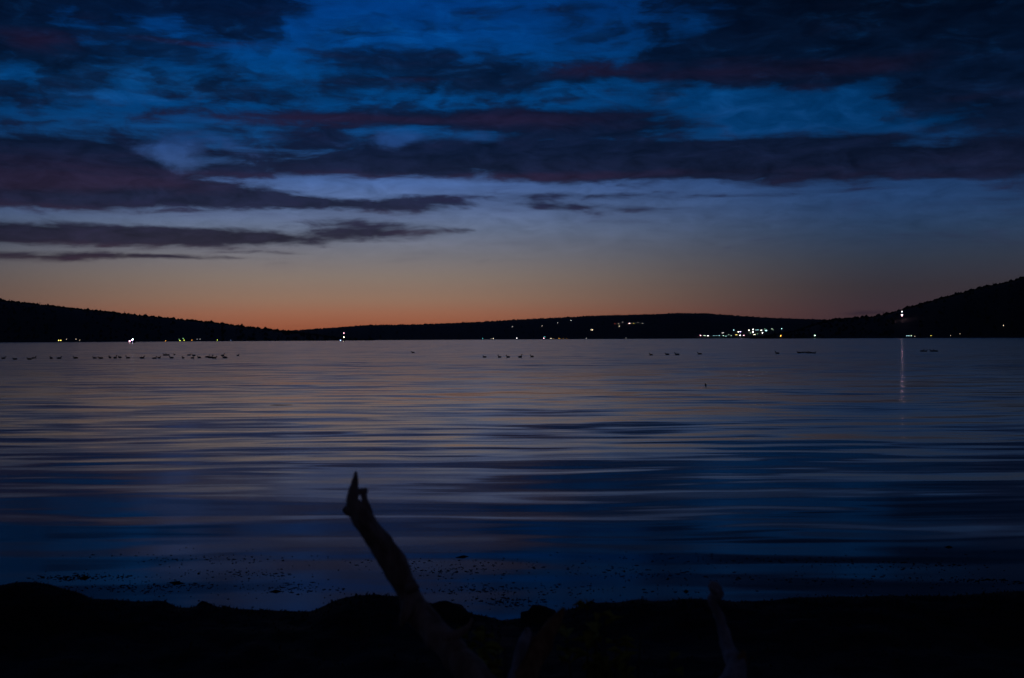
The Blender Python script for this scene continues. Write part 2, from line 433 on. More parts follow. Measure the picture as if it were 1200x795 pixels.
class Hill:
    def __init__(s, name, prof, r0, r1, r2, x0, x1, tree_h, ntree, fname):
        s.prof = prof; s.r0 = r0; s.r1 = r1; s.r2 = r2; s.x0 = x0; s.x1 = x1; s.th = tree_h
        bm = bmesh.new(); grid = []
        nx = 220; T = [0, .04, .15, .3, .45, .6, .75, .88, 1.0, 1.15, 1.5, 2.0]
        for i in range(nx + 1):
            x = x0 + (x1 - x0) * i / nx
            grid.append([bm.verts.new(s.point(x, t)) for t in T])
        for i in range(nx):
            for j in range(len(T) - 1):
                bm.faces.new((grid[i][j], grid[i + 1][j], grid[i + 1][j + 1], grid[i][j + 1]))
        tag(obj(name, bm, M['forest_floor']), kind='structure')
        s.trees = (ntree, fname)
    def ridge_z(s, x):
        y = lerp_tab(s.prof, x)
        return max(0.5, CAMZ + direction(x, y).z * s.r1 - s.th * 0.8)
    def point(s, x, t):
        H = s.ridge_z(x)
        if t <= 1:
            r = s.r0 + (s.r1 - s.r0) * t
            z = H * (math.sin(t * math.pi / 2) ** 1.15) * (r / s.r1)
        else:
            r = s.r1 + (s.r2 - s.r1) * (t - 1)
            z = H * max(0.0, 1 - (t - 1) ** 1.5 * 1.05)
        z += noise.noise(Vector((x * 0.03, t * 3, s.r0))) * H * 0.05 * min(1, t * 3) * (1 if t < .9 else 0)
        v = direction(x, 397)
        if t == 0: z = -1.0
        return Vector((v.x * r, r, z))
    def solve(s, x, y, lift):
        """terrain point whose lamp, lift metres above it, shows at pixel x, y"""
        tz = direction(x, y).z
        best = None
        for k in range(1, 400):
            t = k / 400
            p = s.point(x, t)
            e = (p.z + lift - CAMZ) / p.y
            if e >= tz: return p
            best = p
        return best
    def plant(s, lamps):
        n, fname = s.trees
        bm = bmesh.new(); rnd = random.Random(len(fname))
        for k in range(n):
            x = rnd.uniform(s.x0, s.x1)
            t = 1.0 + rnd.gauss(0, .012) if k < n * 0.72 else rnd.uniform(.05, .95)
            p = s.point(x, min(t, 1.05))
            if s.ridge_z(x) < 3 and t > .5: continue
            if t < .9 and any(abs(x - lx) < 5 for lx in lamps): continue
            h = s.th * rnd.uniform(.75, 1.1) * (1.25 if rnd.random() < .06 else 1); h *= .62 + .6 * noise.noise(Vector((x * .22, 3.1, 0))) + .5 * noise.noise(Vector((x * .7, 5.1, 0))); h = max(h, 2.5); p.z -= 2.0; h += 2.0
            w = h * rnd.uniform(.3, .55)
            kind = rnd.random()
            rings = [(0.0, .12), (.25, .8), (.5, 1.0), (.78, .7)] if kind < .6 else [(0, .2), (.2, 1), (.55, .6), (.8, .3)]
            prev = None; nn = 5
            for (f, rr) in rings:
                ring = [bm.verts.new(p + Vector((math.cos(6.283 * q / nn + f * 3) * w * rr * rnd.uniform(.7, 1.25), math.sin(6.283 * q / nn + f * 3) * w * rr, h * (f + rnd.uniform(-.04, .04))))) for q in range(nn)]
                if prev:
                    for q in range(nn): bm.faces.new((prev[q], prev[(q + 1) % nn], ring[(q + 1) % nn], ring[q]))
                prev = ring
            top = bm.verts.new(p + Vector((0, 0, h)))
            for q in range(nn): bm.faces.new((prev[q], prev[(q + 1) % nn], top))
        tag(obj(fname, bm, M['forest'], smooth=False), {'left_hill_forest': 'dark wooded cover along the left hill', 'far_ridge_forest': 'dark wooded cover along the long far ridge', 'right_hill_forest': 'dark wooded cover on the steep right hill'}[fname], 'forest', kind='stuff')

hill_left = Hill('left_hill', [(-300, 338), (-60, 346), (0, 349.5), (10, 351), (45, 355), (100, 361), (150, 366), (200, 371.5), (250, 376), (300, 382.5), (340, 387), (365, 390), (420, 397), (440, 399)],
                 3000, 4000, 5200, -300, 440, 9.0, 4200, 'left_hill_forest')
hill_far = Hill('far_ridge', [(180, 392), (300, 388), (350, 386), (400, 382.5), (430, 380), (480, 379.5), (550, 377), (600, 374), (650, 371.5), (700, 369), (760, 367.5), (800, 366), (830, 366.5), (870, 369.5), (900, 371.5), (960, 373.5), (1000, 374.5), (1200, 378)],
                5000, 6500, 8000, 180, 1200, 7.0, 5600, 'far_ridge_forest')
hill_right = Hill('right_hill', [(880, 395), (930, 386), (960, 376.5), (975, 373), (1000, 370.5), (1020, 369.5), (1040, 366), (1060, 360), (1090, 351), (1120, 343), (1150, 335), (1180, 329), (1200, 323), (1260, 315), (1500, 300)],
                  2300, 3100, 4200, 880, 1500, 8.0, 3600, 'right_hill_forest')

# ------------------------------------------------------------------ far lights: lamps and lit houses
ORD = ['first', 'second', 'third', 'fourth', 'fifth', 'sixth', 'seventh', 'eighth', 'ninth', 'tenth', 'eleventh', 'twelfth', 'thirteenth', 'fourteenth', 'fifteenth', 'sixteenth', 'seventeenth',
       'eighteenth', 'nineteenth', 'twentieth', 'twenty-first', 'twenty-second', 'twenty-third', 'twenty-fourth', 'twenty-fifth', 'twenty-sixth', 'twenty-seventh', 'twenty-eighth', 'twenty-ninth',
       'thirtieth', 'thirty-first', 'thirty-second', 'thirty-third', 'thirty-fourth', 'thirty-fifth', 'thirty-sixth']
HEADS = {}; PANES = {}
def head_mesh(col, st):
    k = (col, st)
    if k not in HEADS:
        bm = bmesh.new(); ball(bm, (0, 0, 0), 1.0, 2, 0.8)
        me = bpy.data.meshes.new('lamp_globe'); bm.to_mesh(me); bm.free()
        me.materials.append(lamp_mat('lamp_glow_' + col.replace(' ', '_').replace('-', '_'), LC[col], st)); HEADS[k] = me
    return HEADS[k]
def pane_mesh(col, st):
    k = (col, st)
    if k not in PANES:
        bm = bmesh.new(); box(bm, (0, 0, 0), (2.0, .12, 1.3))
        me = bpy.data.meshes.new('window_pane'); bm.to_mesh(me); bm.free()
        me.materials.append(lamp_mat('window_glow_' + col.replace(' ', '_').replace('-', '_'), LC[col], st)); PANES[k] = me
    return PANES[k]

def make_lamp(loc, h, r, col, st, label, group):
    t = empty('shore_lamp', loc, label, 'lamp', group)
    bm = bmesh.new(); tube(bm, [(0, 0, -2), (0, 0, h * .5), (0, 0, h - r * .7)], [.22, .16, .12], 6)
    obj('pole', bm, M['metal'], t)
    bm = bmesh.new(); tube(bm, [(0, 0, h + r * .6), (0, 0, h + r * .95)], [r * .75, r * .2], 8)
    obj('cap', bm, M['metal'], t)
    g = link('globe', head_mesh(col, st), t); g.location = (0, 0, h); g.scale = (r, r, r)
    return t

def make_house(loc, rz, col, st, label, group):
    t = empty('house', loc, label, 'house', group, rz)
    W, D, H = 9.0, 7.0, 4.2
    bm = bmesh.new()
    vs = [bm.verts.new(p) for p in ((-W/2, -D/2, -3), (W/2, -D/2, -3), (W/2, D/2, -3), (-W/2, D/2, -3), (-W/2, -D/2, H), (W/2, -D/2, H), (W/2, D/2, H), (-W/2, D/2, H), (-W/2, 0, H + 2.4), (W/2, 0, H + 2.4))]
    for f in ((0, 1, 5, 4), (2, 3, 7, 6), (1, 2, 6, 9, 5), (3, 0, 4, 8, 7), (3, 2, 1, 0)): bm.faces.new([vs[i] for i in f])
    obj('wall', bm, M['wall'], t, False)
    bm = bmesh.new()
    for s_ in (-1, 1):
        m = Matrix.Translation((0, s_ * (D / 4 + .2), H + 1.25)) @ Matrix.Rotation(-s_ * math.atan2(2.4, D / 2), 4, 'X') @ Matrix.Diagonal((W + .8, 4.6, .2, 1))
        bmesh.ops.create_cube(bm, size=1.0, matrix=m)
    rf = obj('roof', bm, M['roof'], t, False)
    bm = bmesh.new(); box(bm, (W * .28, .6, H + 2.6), (.8, .8, 2.2)); obj('chimney', bm, M['brick'], rf, False)
    for wx in (-2.7, 2.7):
        bm = bmesh.new()
        for (cx, cz, sx, sz) in ((0, .75, 2.4, .2), (0, -.75, 2.4, .2), (-1.1, 0, .2, 1.3), (1.1, 0, .2, 1.3)): box(bm, (cx, 0, cz), (sx, .2, sz))
        fr = obj('window', bm, M['wall'], t, False); fr.location = (wx, -D / 2 - .12, 2.3)
        g = link('pane', pane_mesh(col, st), fr)
    bm = bmesh.new(); box(bm, (0, -D / 2 - .06, 1.05), (1.1, .1, 2.1)); obj('door', bm, M['brick'], t, False)
    return t

def cword(c, st):
    return ('bright ' if st >= 30 else 'faint ' if st < 6 else '') + c

# (x, y, colour, strength, kind, size)
TOWN = [(821, 393, 'pink', 25, 'L'), (825.5, 393, 'pale green', 12, 'H'), (829.7, 393, 'white', 30, 'L'), (836.5, 393, 'cyan', 5, 'L'), (839.5, 393, 'cyan', 4, 'L'), (843, 393, 'cyan', 9, 'L'),
    (846.8, 389.8, 'white', 9, 'H'), (847.6, 393, 'pale green', 12, 'L'), (850.5, 393.6, 'cyan', 5, 'H'), (854, 392, 'pale green', 4, 'L'), (857, 393, 'pale green', 5, 'L'), (860, 386.5, 'cyan', 16, 'L'),
    (862.5, 392, 'yellow', 12, 'H'), (865.3, 388.5, 'cream', 40, 'L'), (867.8, 388.5, 'violet', 40, 'L'), (867.5, 392.8, 'white', 30, 'L'), (871.8, 392.7, 'pink', 20, 'L'), (877.8, 386.8, 'white', 30, 'L'),
    (879.5, 390, 'green', 5, 'L'), (882.2, 388.8, 'white', 60, 'L'), (882.6, 385.8, 'white', 30, 'L'), (883.8, 391.8, 'cream', 18, 'H'), (886, 386.4, 'cyan', 6, 'H'), (888.5, 386.2, 'cyan', 5, 'H'),
    (887.8, 391, 'green', 5, 'L'), (892.3, 387, 'white', 34, 'L'), (893.8, 389.8, 'white', 26, 'L'), (896.3, 385, 'green', 9, 'L'), (897.6, 387, 'cyan', 26, 'H'), (904.6, 385, 'pale green', 10, 'L'),
    (906, 386.5, 'pale green', 3, 'L'), (916, 384.8, 'cyan', 18, 'L')]
MIDSHORE = [(565.5, 396.6, 'teal', 14, 'L'), (575.5, 396.6, 'cream', 3, 'L'), (578.2, 396.2, 'cream', 16, 'L'), (605.5, 396.0, 'white', 34, 'L'), (637.3, 396.0, 'pink', 30, 'L'), (638.4, 394.4, 'teal', 12, 'L'),
    (645.5, 396.3, 'cream', 7, 'H'), (649, 396.3, 'orange', 5, 'L'), (655, 396.3, 'orange', 4, 'H'), (660, 396.3, 'orange', 4, 'L'), (664, 396.3, 'orange', 4, 'L'), (687.3, 395.8, 'white', 12, 'L'), (733.5, 395.8, 'white', 3, 'L')]
RIDGE = [(600.5, 382.5, 'white', 4, 'L'), (635.3, 381.5, 'white', 6, 'L'), (653.5, 378, 'white', 6, 'L'), (669.2, 375.2, 'white', 10, 'L'), (693.5, 386.3, 'cream', 18, 'H'), (720.5, 379, 'red', 3, 'L'), (725, 378.8, 'cream', 14, 'L'),
    (726, 382, 'cream', 16, 'L'), (729.8, 377, 'white', 4, 'L'), (737.5, 378.5, 'pink', 70, 'L'), (742.7, 378.5, 'yellow', 12, 'L'), (747.8, 377.5, 'white', 3, 'L'), (752.8, 378.5, 'white', 7, 'L')]
LEFT = [(70.5, 398.6, 'yellow', 14, 'H'), (78, 397.3, 'cream', 5, 'L'), (89, 397.2, 'cream', 6, 'L'), (93.5, 398.3, 'cream', 4, 'L'), (194, 398.9, 'orange', 14, 'L'), (209.8, 397.2, 'green', 5, 'L'), (211, 398.8, 'yellow-green', 26, 'L'),
    (214.5, 396.3, 'green', 9, 'L'), (215.8, 398.4, 'yellow-green', 22, 'L'), (224.8, 398.4, 'orange', 13, 'L'), (231, 397.3, 'white', 3, 'L'), (234.5, 397.1, 'white', 3, 'L'), (254.8, 398.0, 'yellow-green', 16, 'L'), (270.5, 398.4, 'blue', 3, 'L')]
RIGHT = [(914.9, 393.2, 'orange', 22, 'L'), (955, 392.8, 'pale green', 22, 'L'), (1068, 393, 'yellow', 4, 'L'), (1072, 393.8, 'cream', 2.4, 'L'), (1091, 393, 'yellow', 5, 'L'), (1114, 393, 'cream', 1.6, 'L'), (1125, 391, 'cream', 2, 'L'), (1176, 381, 'cream', 6, 'L')]

def place(tab, hill, phrase, group, scale):
    rnd = random.Random(5)
    for i, (x, y, col, st, kind) in enumerate(tab):
        h = 5.0 if kind == 'L' else 2.3
        p = hill.solve(x, y, h)
        if p.z < 0.6: p = hill.point(x, .012); p.z = 0.6; h = max(1.8, CAMZ + direction(x, y).z * p.y - .6) if kind == 'L' else h
        if kind == 'L':
            make_lamp(p, h, scale * (1.0 if st < 20 else 1.25), col, st * 0.55, f'{cword(col, st)} lamp, {ORD[i]} light from the left {phrase}', group)
        else:
            make_house(p, rnd.uniform(-.4, .4), col, st * 0.55, f'house with {cword(col, st)} windows, {ORD[i]} from left {phrase}', group)
place(TOWN, hill_far, 'in the dense lakeside town', 'lights of the dense lakeside town', 1.25)
place(MIDSHORE, hill_far, 'strung along the waterline of the middle shore', 'lights on the middle waterline', .85)
place(RIDGE, hill_far, 'high on the long far ridge', 'lights high on the far ridge', 1.0)
LEFT = [(a, b2, c2, d2 * .7, e2) for a, b2, c2, d2, e2 in LEFT]
place(LEFT, hill_left, 'under the left hill', 'lights under the left hill', .7)
place(RIGHT, hill_right, 'at the foot of the right hill', 'lights around the right hill', 0.65)

for h_, tabs in ((hill_left, [LEFT]), (hill_far, [TOWN, MIDSHORE, RIDGE]), (hill_right, [RIGHT, [(1057,)], [(1060,)]])):
    h_.plant([q[0] for tb in tabs for q in tb])

# bright floodlight mast on the right hill
p = hill_right.solve(1057, 370, 8)
mast = empty('floodlight_mast', p, 'tall mast with a brilliant pink-white floodlight on the right hillside', 'mast')
bm = bmesh.new(); tube(bm, [(0, 0, -2), (0, 0, 10), (0, 0, 21)], [.35, .25, .12], 8); obj('pole', bm, M['metal'], mast)
bm = bmesh.new(); box(bm, (0, 0, 8.8), (3.2, .5, .3)); box(bm, (0, 0, 16.8), (1.4, .4, .2)); obj('crossbar', bm, M['metal'], mast, False)
for dx_ in (-.9, .9):
    g = link('floodlight', head_mesh('pink', 40), mast); g.location = (dx_, -.4, 10); g.scale = (.7, .6, 1.3)
g = link('beacon', head_mesh('white', 9), mast); g.location = (0, -.2, 18); g.scale = (.6, .5, 1.6)
L = bpy.data.lights.new('floodlight_beam', 'SPOT'); L.energy = 380; L.spot_size = math.radians(90); L.spot_blend = .3; L.shadow_soft_size = 1.2; L.color = (1, .85, .9)
lo = bpy.data.objects.new('floodlight_beam', L); COL.objects.link(lo); lo.parent = mast; lo.location = (0, -2.6, 10); lo.rotation_euler = (math.radians(84), 0, math.radians(180 - 18))

# jetty with three blue-white lamps under it
p = hill_right.point(1059.5, 0.0); p.z = 0; p.y -= 20
j = empty('jetty', p, 'low jetty at the foot of the right hill below the brilliant mast', 'jetty')
bm = bmesh.new(); box(bm, (0, 0, 1.1), (14, 24, .2)); obj('deck', bm, M['plank'], j, False)
for a in (-6.5, 6.5):
    for b_ in (-11, 0, 11):
        bm = bmesh.new(); tube(bm, [(a, b_, -2), (a, b_, 1.0)], [.18, .18], 6); obj('pile', bm, M['plank'], j)
for i, dx_ in enumerate((-4.4, 0, 4.6)):
    make_lamp(p + Vector((dx_, -8, 1.2)), 3.0, .45, 'cyan', 7, f'{["left", "middle", "right"][i]} blue-white lamp standing on the jetty', 'three lamps on the jetty')

# moored boat with white-violet lights, left
p = on_water(155, 402.0); dd = 1250.0
v = direction(155, 399.5); p = Vector((v.x * dd, dd, 0))
b_ = empty('cabin_boat', p, 'dark cabin boat with brilliant white-violet lights below the left hill', 'boat', None, 0.1)
bm = bmesh.new()
st_ = [(-3.0, .95, 1.05), (-1.5, 1.15, 1.0), (0.5, 1.15, 1.1), (2.2, .7, 1.3), (3.2, .06, 1.5)]
rings = []
for (x, hw, hz) in st_:
    rings.append([bm.verts.new(q) for q in ((x, -hw, hz), (x, -hw * .75, 0.1), (x, 0, -.3), (x, hw * .75, 0.1), (x, hw, hz))])
for r0_, r1_ in zip(rings, rings[1:]):
    for i in range(4): bm.faces.new((r0_[i], r0_[i + 1], r1_[i + 1], r1_[i]))
    bm.faces.new((r0_[4], r0_[0], r1_[0], r1_[4]))
bm.faces.new(rings[0]); obj('hull', bm, M['hull'], b_, False)
bm = bmesh.new(); vs = box(bm, (0, 0, 1.7), (2.6, 1.7, 1.3))
for q in vs:
    if q.co.z > 1.7: q.co.x *= .8; q.co.y *= .85
cab = obj('cabin', bm, M['hull'], b_, False)
bm = bmesh.new(); tube(bm, [(0, 0, 2.3), (0, 0, 4.6)], [.07, .05], 6); ms = obj('mast', bm, M['metal'], b_)
g = link('mast_lamp', head_mesh('violet', 34), b_); g.location = (0, -.3, 3.0); g.scale = (.42, .4, 1.0)
g = link('masthead_lamp', head_mesh('pale green', 16), b_); g.location = (.6, -.3, 3.9); g.scale = (.28, .3, .9)
g = link('stern_lamp', head_mesh('pink', 18), b_); g.location = (-2.7, -.3, 1.8); g.scale = (.5, .4, .6)

# two-lamp beacon tower and blue buoy by the gap between the hills
v = direction(403, 398); dd = 1500.0; p = Vector((v.x * dd, dd, 0))
bt = empty('beacon_tower', p, 'slim beacon tower with two pale lights one above the other', 'beacon')
bm = bmesh.new(); tube(bm, [(0, 0, -2), (0, 0, .9)], [1.6, 1.3], 12); obj('base', bm, M['rock'], bt)
bm = bmesh.new()
for k in range(4):
    a = math.pi / 4 + k * math.pi / 2
    tube(bm, [(math.cos(a) * .9, math.sin(a) * .9, .8), (math.cos(a) * .3, math.sin(a) * .3, 10)], [.07, .05], 5)
obj('lattice', bm, M['metal'], bt)
bm = bmesh.new(); tube(bm, [(0, 0, 4.0), (0, 0, 4.25)], [.8, .8], 10); tube(bm, [(0, 0, 9.2), (0, 0, 9.4)], [.7, .7], 10); obj('platform', bm, M['metal'], bt)
for z, c, s_ in ((10.6, 'pink', 5), (5.4, 'cream', 8)):
    g = link('lantern', head_mesh(c, s_), bt); g.location = (0, -.5, z); g.scale = (.6, .5, .7)
v = direction(399, 398); p = Vector((v.x * 1450, 1450, 0))
bu = empty('lit_buoy', p, 'small buoy with a blue light left of the beacon tower', 'buoy')
bm = bmesh.new(); tube(bm, [(0, 0, -.4), (0, 0, .35), (0, 0, .6)], [.7, .75, .3], 10); obj('float', bm, M['hull'], bu)
bm = bmesh.new(); tube(bm, [(0, 0, .5), (0, 0, 1.1)], [.12, .1], 6); obj('post', bm, M['metal'], bu)
g = link('light', head_mesh('blue', 8), bu); g.location = (0, -.1, 1.5); g.scale = (.45, .4, .45)

# tall single trees on the skylines
def tall_tree(hill, x, h, label):
    p = hill.point(x, 1.0)
    t = empty('ridge_tree', p, label, 'tree', 'single trees on the skylines')
    bm = bmesh.new(); tube(bm, [(0, 0, -1), (0, 0, h * .6), (0, 0, h * .97)], [.4, .25, .05], 6); obj('trunk', bm, M['stem'], t)
    bm = bmesh.new(); rnd = random.Random(int(x))
    for k in range(46):
        f = rnd.uniform(.25, 1); r = h * .24 * (1.12 - f); a = rnd.uniform(0, 6.28)
        c = Vector((math.cos(a) * r * rnd.random(), math.sin(a) * r * rnd.random(), h * f))
        for q in ball(bm, c, h * .055 * rnd.uniform(.7, 1.4), 1, .6): q.co += Vector((rnd.uniform(-.2, .2), rnd.uniform(-.2, .2), rnd.uniform(-.2, .2)))
    obj('crown', bm, M['forest'], t, False)
for (hl, x, h, lb) in ((hill_left, 11.5, 11, 'dark tree standing up on the left hill nearest the frame edge'), (hill_left, 47, 11, 'dark tree on the left hill crest, second from the edge'),
                       (hill_left, 146, 10, 'dark tree standing above the middle of the left hill crest'), (hill_far, 547, 11, 'tree bump on the far ridge left of its centre'),
                       (hill_far, 916, 11, 'tree on the far ridge above the town lights'), (hill_right, 1035, 10, 'tree at the foot of the right hill slope on the skyline'),
                       (hill_right, 1164, 9, 'tree on the right hill crest near the frame edge')):
    tall_tree(hl, x, h, lb)

# ------------------------------------------------------------------ ducks
def duck_mesh(neck=1.0):
    bm = bmesh.new()
    pts = [(-.30, 0, .13), (-.25, 0, .10), (-.15, 0, .07), (0, 0, .06), (.12, 0, .075), (.19, 0, .11), (.215, 0, .16), (.225, 0, .16 + .06 * neck), (.235, 0, .17 + .11 * neck), (.265, 0, .18 + .14 * neck), (.30, 0, .175 + .125 * neck), (.34, 0, .168 + .11 * neck), (.37, 0, .165 + .105 * neck)]
    rad = [.012, .05, .105, .125, .105, .07, .045, .038, .045, .052, .04, .018, .012]
    tube(bm, pts, rad, 10)
    me = bpy.data.meshes.new('duck'); bm.normal_update(); bm.to_mesh(me); bm.free()
    for q in me.polygons: q.use_smooth = True
    me.materials.append(M['duck']); return me
DM = [duck_mesh(.75), duck_mesh(1.15), duck_mesh(.25)]
DL = [4, 17.5, 34.5, 39.8, 60, 69.4, 88.5, 111, 118, 129, 135, 140.5, 150, 166.5, 181, 186.5, 193, 196.5, 201, 204.5, 214.7, 221.5, 225.5, 227, 233.5, 243, 246.5, 251, 261, 263.5, 278.8]
DYL = [419, 420, 420, 418.7, 419, 419, 418.7, 418.7, 419, 418.2, 418.5, 418, 418.5, 418.6, 419, 418.6, 415.3, 415.3, 418.6, 414.8, 418.6, 415.2, 418.7, 415.6, 418.2, 417.5, 418.2, 418.7, 415.6, 418.2, 415.6]
def ducks(xs, ysl, phrase, group, rnd):
    n = len(xs)
    for i, (x, y) in enumerate(zip(xs, ysl)):
        d = link('duck', random.Random(int(x * 7)).choice(DM))
        p = on_water(x, y + 1.0)
        d.location = p + Vector((0, 0, -.015))
        d.rotation_euler = (0, 0, rnd.choice((0, math.pi)) + rnd.uniform(-.8, .8))
        s_ = rnd.uniform(.85, 1.05); d.scale = (s_,) * 3
        o_ = 'lone' if n == 1 else ORD[i]
        lb = f'{o_} dark floating duck {"" if n == 1 else "from the left "}{phrase}'
        tag(d, lb, 'duck', group)
rd_ = random.Random(21)
ducks(DL, DYL, 'in the long flock on the left water', 'long flock of ducks on the left water', rd_)
ducks([484], [412.3], 'on open water left of the centre', None, rd_)
ducks([568, 585.5, 595.5, 609.5, 623.5], [417.6, 417.6, 417.6, 417.6, 417], 'in the row of five at the centre', 'row of five ducks at the centre', rd_)
ducks([763, 782, 793.5, 820], [415, 414.6, 414.6, 414], 'in the row of four below the town', 'row of four ducks below the town', rd_)
ducks([911], [413.2], 'between the row of four and the tight raft', None, rd_)
ducks([936.5, 941, 945.5, 949.5, 954], [412.6, 412.2, 412.5, 412.6, 412.8], 'in the tight raft right of the town', 'tight raft of ducks right of the town', rd_)
ducks([1080.5, 1084.5, 1092, 1096.5], [410.6, 410.6, 410.6, 410.6], 'in the pair of pairs at the right', 'four ducks right of the mast reflection', rd_)
# little float and stick
p = on_water(827, 451.5); bm = bmesh.new(); tube(bm, [(0, 0, -.03), (0, 0, .05), (0, 0, .09)], [.03, .035, .012], 8)
o = obj('float', bm, M['hull'], None); o.location = p; tag(o, 'tiny dark float bobbing alone on the open water', 'float')
p = on_water(330, 474.5); bm = bmesh.new(); tube(bm, [(-.38, 0, .0), (-.2, .03, .004), (.1, 0, .003), (.36, .05, .0)], [.004, .009, .008, .003], 7)
o = obj('floating_stick', bm, M['wood_brown'], None); o.location = p; tag(o, 'thin red-brown stick floating flat on the open water', 'stick')

# ------------------------------------------------------------------ shore bank
CREST = [(-200, 680), (-40, 686), (0, 684.5), (30, 681.5), (60, 686), (90, 695), (105, 703), (130, 702), (190, 704), (205, 711), (225, 710), (238, 706), (255, 712), (265, 711), (280, 714), (330, 714.5), (365, 715.5), (385, 706), (400, 700),
         (415, 697), (440, 696), (460, 697), (500, 703), (520, 707), (540, 715), (570, 722), (585, 727), (600, 725), (650, 722), (665, 713), (690, 706), (720, 705), (745, 702), (775, 704), (800, 701.5), (850, 703), (880, 704), (930, 700.5), (1000, 700), (1050, 696.5), (1110, 696.5), (1150, 693.5), (1200, 691), (1300, 690), (1500, 690)]
YC = 7.0
def crest_z(X):
    px = 600 + X / YC * F
    for _ in range(3): pass
    y = lerp_tab(CREST, px)
    return CAMZ + direction(px, y).z * YC
def ground_z(X, Y):
    c = crest_z(X)
    n = noise.noise(Vector((X * 1.3, Y * 1.3, 0))) * .05 + noise.noise(Vector((X * 5, Y * 5, 3))) * .025 + noise.noise(Vector((X * 14, Y * 14, 7))) * .010
    if Y <= YC:
        f = min(1, max(0, (YC - Y) / 3.0))
        g = .40 + n * min(1, f * 4 + .18)
        w = min(1.0, (YC - Y) / .8)
        w = w * w * (3 - 2 * w)
        base = .38
        return (c + n * .45) * (1 - w) + (base + n) * w
    f = (Y - YC) / 1.15
    return c * max(0, 1 - f) ** .8 - .05 * f + n * .45 if f < 1 else -.05 - .12 * (f - 1) - abs(n)
bm = bmesh.new(); g = []
Xs = [-60, -30, -15, -9] + [-6.5 + 13 * i / 520 for i in range(521)] + [9, 15, 30, 60]
Ys = [-40, -15, -5, 0, 1.5] + [2.5 + 4.0 * i / 50 for i in range(50)] + [6.5 + 1.9 * i / 70 for i in range(71)] + [9.2, 11, 16, 30]
for X in Xs: g.append([bm.verts.new((X, Y, ground_z(X, Y))) for Y in Ys])
for i in range(len(Xs) - 1):
    for k in range(len(Ys) - 1): bm.faces.new((g[i][k], g[i + 1][k], g[i + 1][k + 1], g[i][k + 1]))
tag(obj('shore_ground', bm, M['soil']), kind='structure')

# short grass and litter along the bank: nobody could count it
bm = bmesh.new(); rnd = random.Random(3)
for k in range(9000):
    X = rnd.uniform(-4.2, 4.2)
    Y = YC + rnd.gauss(-.1, .16) if k % 3 == 0 else rnd.uniform(3.6, 7.3)
    if noise.noise(Vector((X * 1.5, Y * 1.5, 9))) < -.12 and k % 3: continue
    z = ground_z(X, Y) - .006
    h = rnd.uniform(.008, .022) * (1.5 if rnd.random() < .04 else 1); a = rnd.uniform(0, 6.28); w = rnd.uniform(.003, .008)
    lean = Vector((rnd.uniform(-1, 1), rnd.uniform(-1, 1), 0)) * h * .8
    b0 = Vector((X, Y, z)); s_ = Vector((math.cos(a) * w, math.sin(a) * w, 0))
    v_ = [bm.verts.new(b0 - s_), bm.verts.new(b0 + s_), bm.verts.new(b0 + s_ * .6 + lean * .4 + Vector((0, 0, h * .6))), bm.verts.new(b0 - s_ * .6 + lean * .4 + Vector((0, 0, h * .6))), bm.verts.new(b0 + lean + Vector((0, 0, h)))]
    bm.faces.new((v_[0], v_[1], v_[2], v_[3])); bm.faces.new((v_[3], v_[2], v_[4]))
tag(obj('grass', bm, M['grass'], smooth=False), 'short dark grass and litter over the shore bank', 'grass', kind='stuff')

# rocks on the crest
def rock(x, y, wpx, hpx, d, label, peak=1.0):
    c = at(x, y, d); bm = bmesh.new()
    rw = wpx / F * d / 2; rh = hpx / F * d
    for q in ball(bm, (0, 0, 0), 1.0, 3):
        n = 1 + .38 * noise.noise(q.co * 1.3 + Vector((x, 0, 0))) + .22 * noise.noise(q.co * 3.3 + Vector((x, 4, 0)))
        co = q.co * n
        tz = max(0, co.z)
        q.co = Vector((co.x * rw * (1 - .25 * peak * tz), co.y * rw * .8 * (1 - .3 * peak * tz), co.z * rh))
    o = obj('rock', bm, M['rock']); o.location = (c.x, c.y, c.z - rh)
    tag(o, label, 'rock', 'rocks on the shore bank')
rock(633, 707, 56, 26, 7.0, 'peaked dark rock on the bank between the two middle limbs', 1.3)
rock(238, 704.5, 24, 10, 7.0, 'low pointed rock on the bank at the left', 1.4)
rock(265, 710, 26, 7, 7.05, 'flat dark stone just right of the pointed rock at left')
rock(695, 706, 44, 12, 7.0, 'broad low rock on the bank behind the leafy weeds')
rock(748, 702.5, 34, 9, 7.1, 'rounded stone on the bank midway to the right limb')
rock(818, 702, 38, 8, 7.1, 'low rounded stone just left of the pale right limb')
rock(520, 706, 60, 14, 6.9, 'long dark rock on the bank beside the main limb')

# floating specks of weed near the shore, and a few bits big enough to name
def scrap(bm, c, r, rnd, flat=.18):
    n = 7; ring = []
    a0 = rnd.uniform(0, 6.28); ex = rnd.uniform(1.2, 3.2); ey = rnd.uniform(.5, 1.0)
    for k in range(n):
        a = 6.283 * k / n
        q = Vector((math.cos(a) * r * ex * rnd.uniform(.5, 1.2), math.sin(a) * r * ey * rnd.uniform(.5, 1.2), .002)); ring.append(q)
    rot = Matrix.Rotation(rnd.gauss(0, .5), 4, 'Z')
    vs = [bm.verts.new(c + rot @ q) for q in ring]
    lo_ = [bm.verts.new(c + rot @ (q * 1.02 - Vector((0, 0, .012)))) for q in ring]
    top = bm.verts.new(c + Vector((0, 0, r * flat + .004)))
    for k in range(n):
        bm.faces.new((vs[k], vs[(k + 1) % n], top)); bm.faces.new((lo_[k], lo_[(k + 1) % n], vs[(k + 1) % n], vs[k]))
bm = bmesh.new(); rnd = random.Random(11)
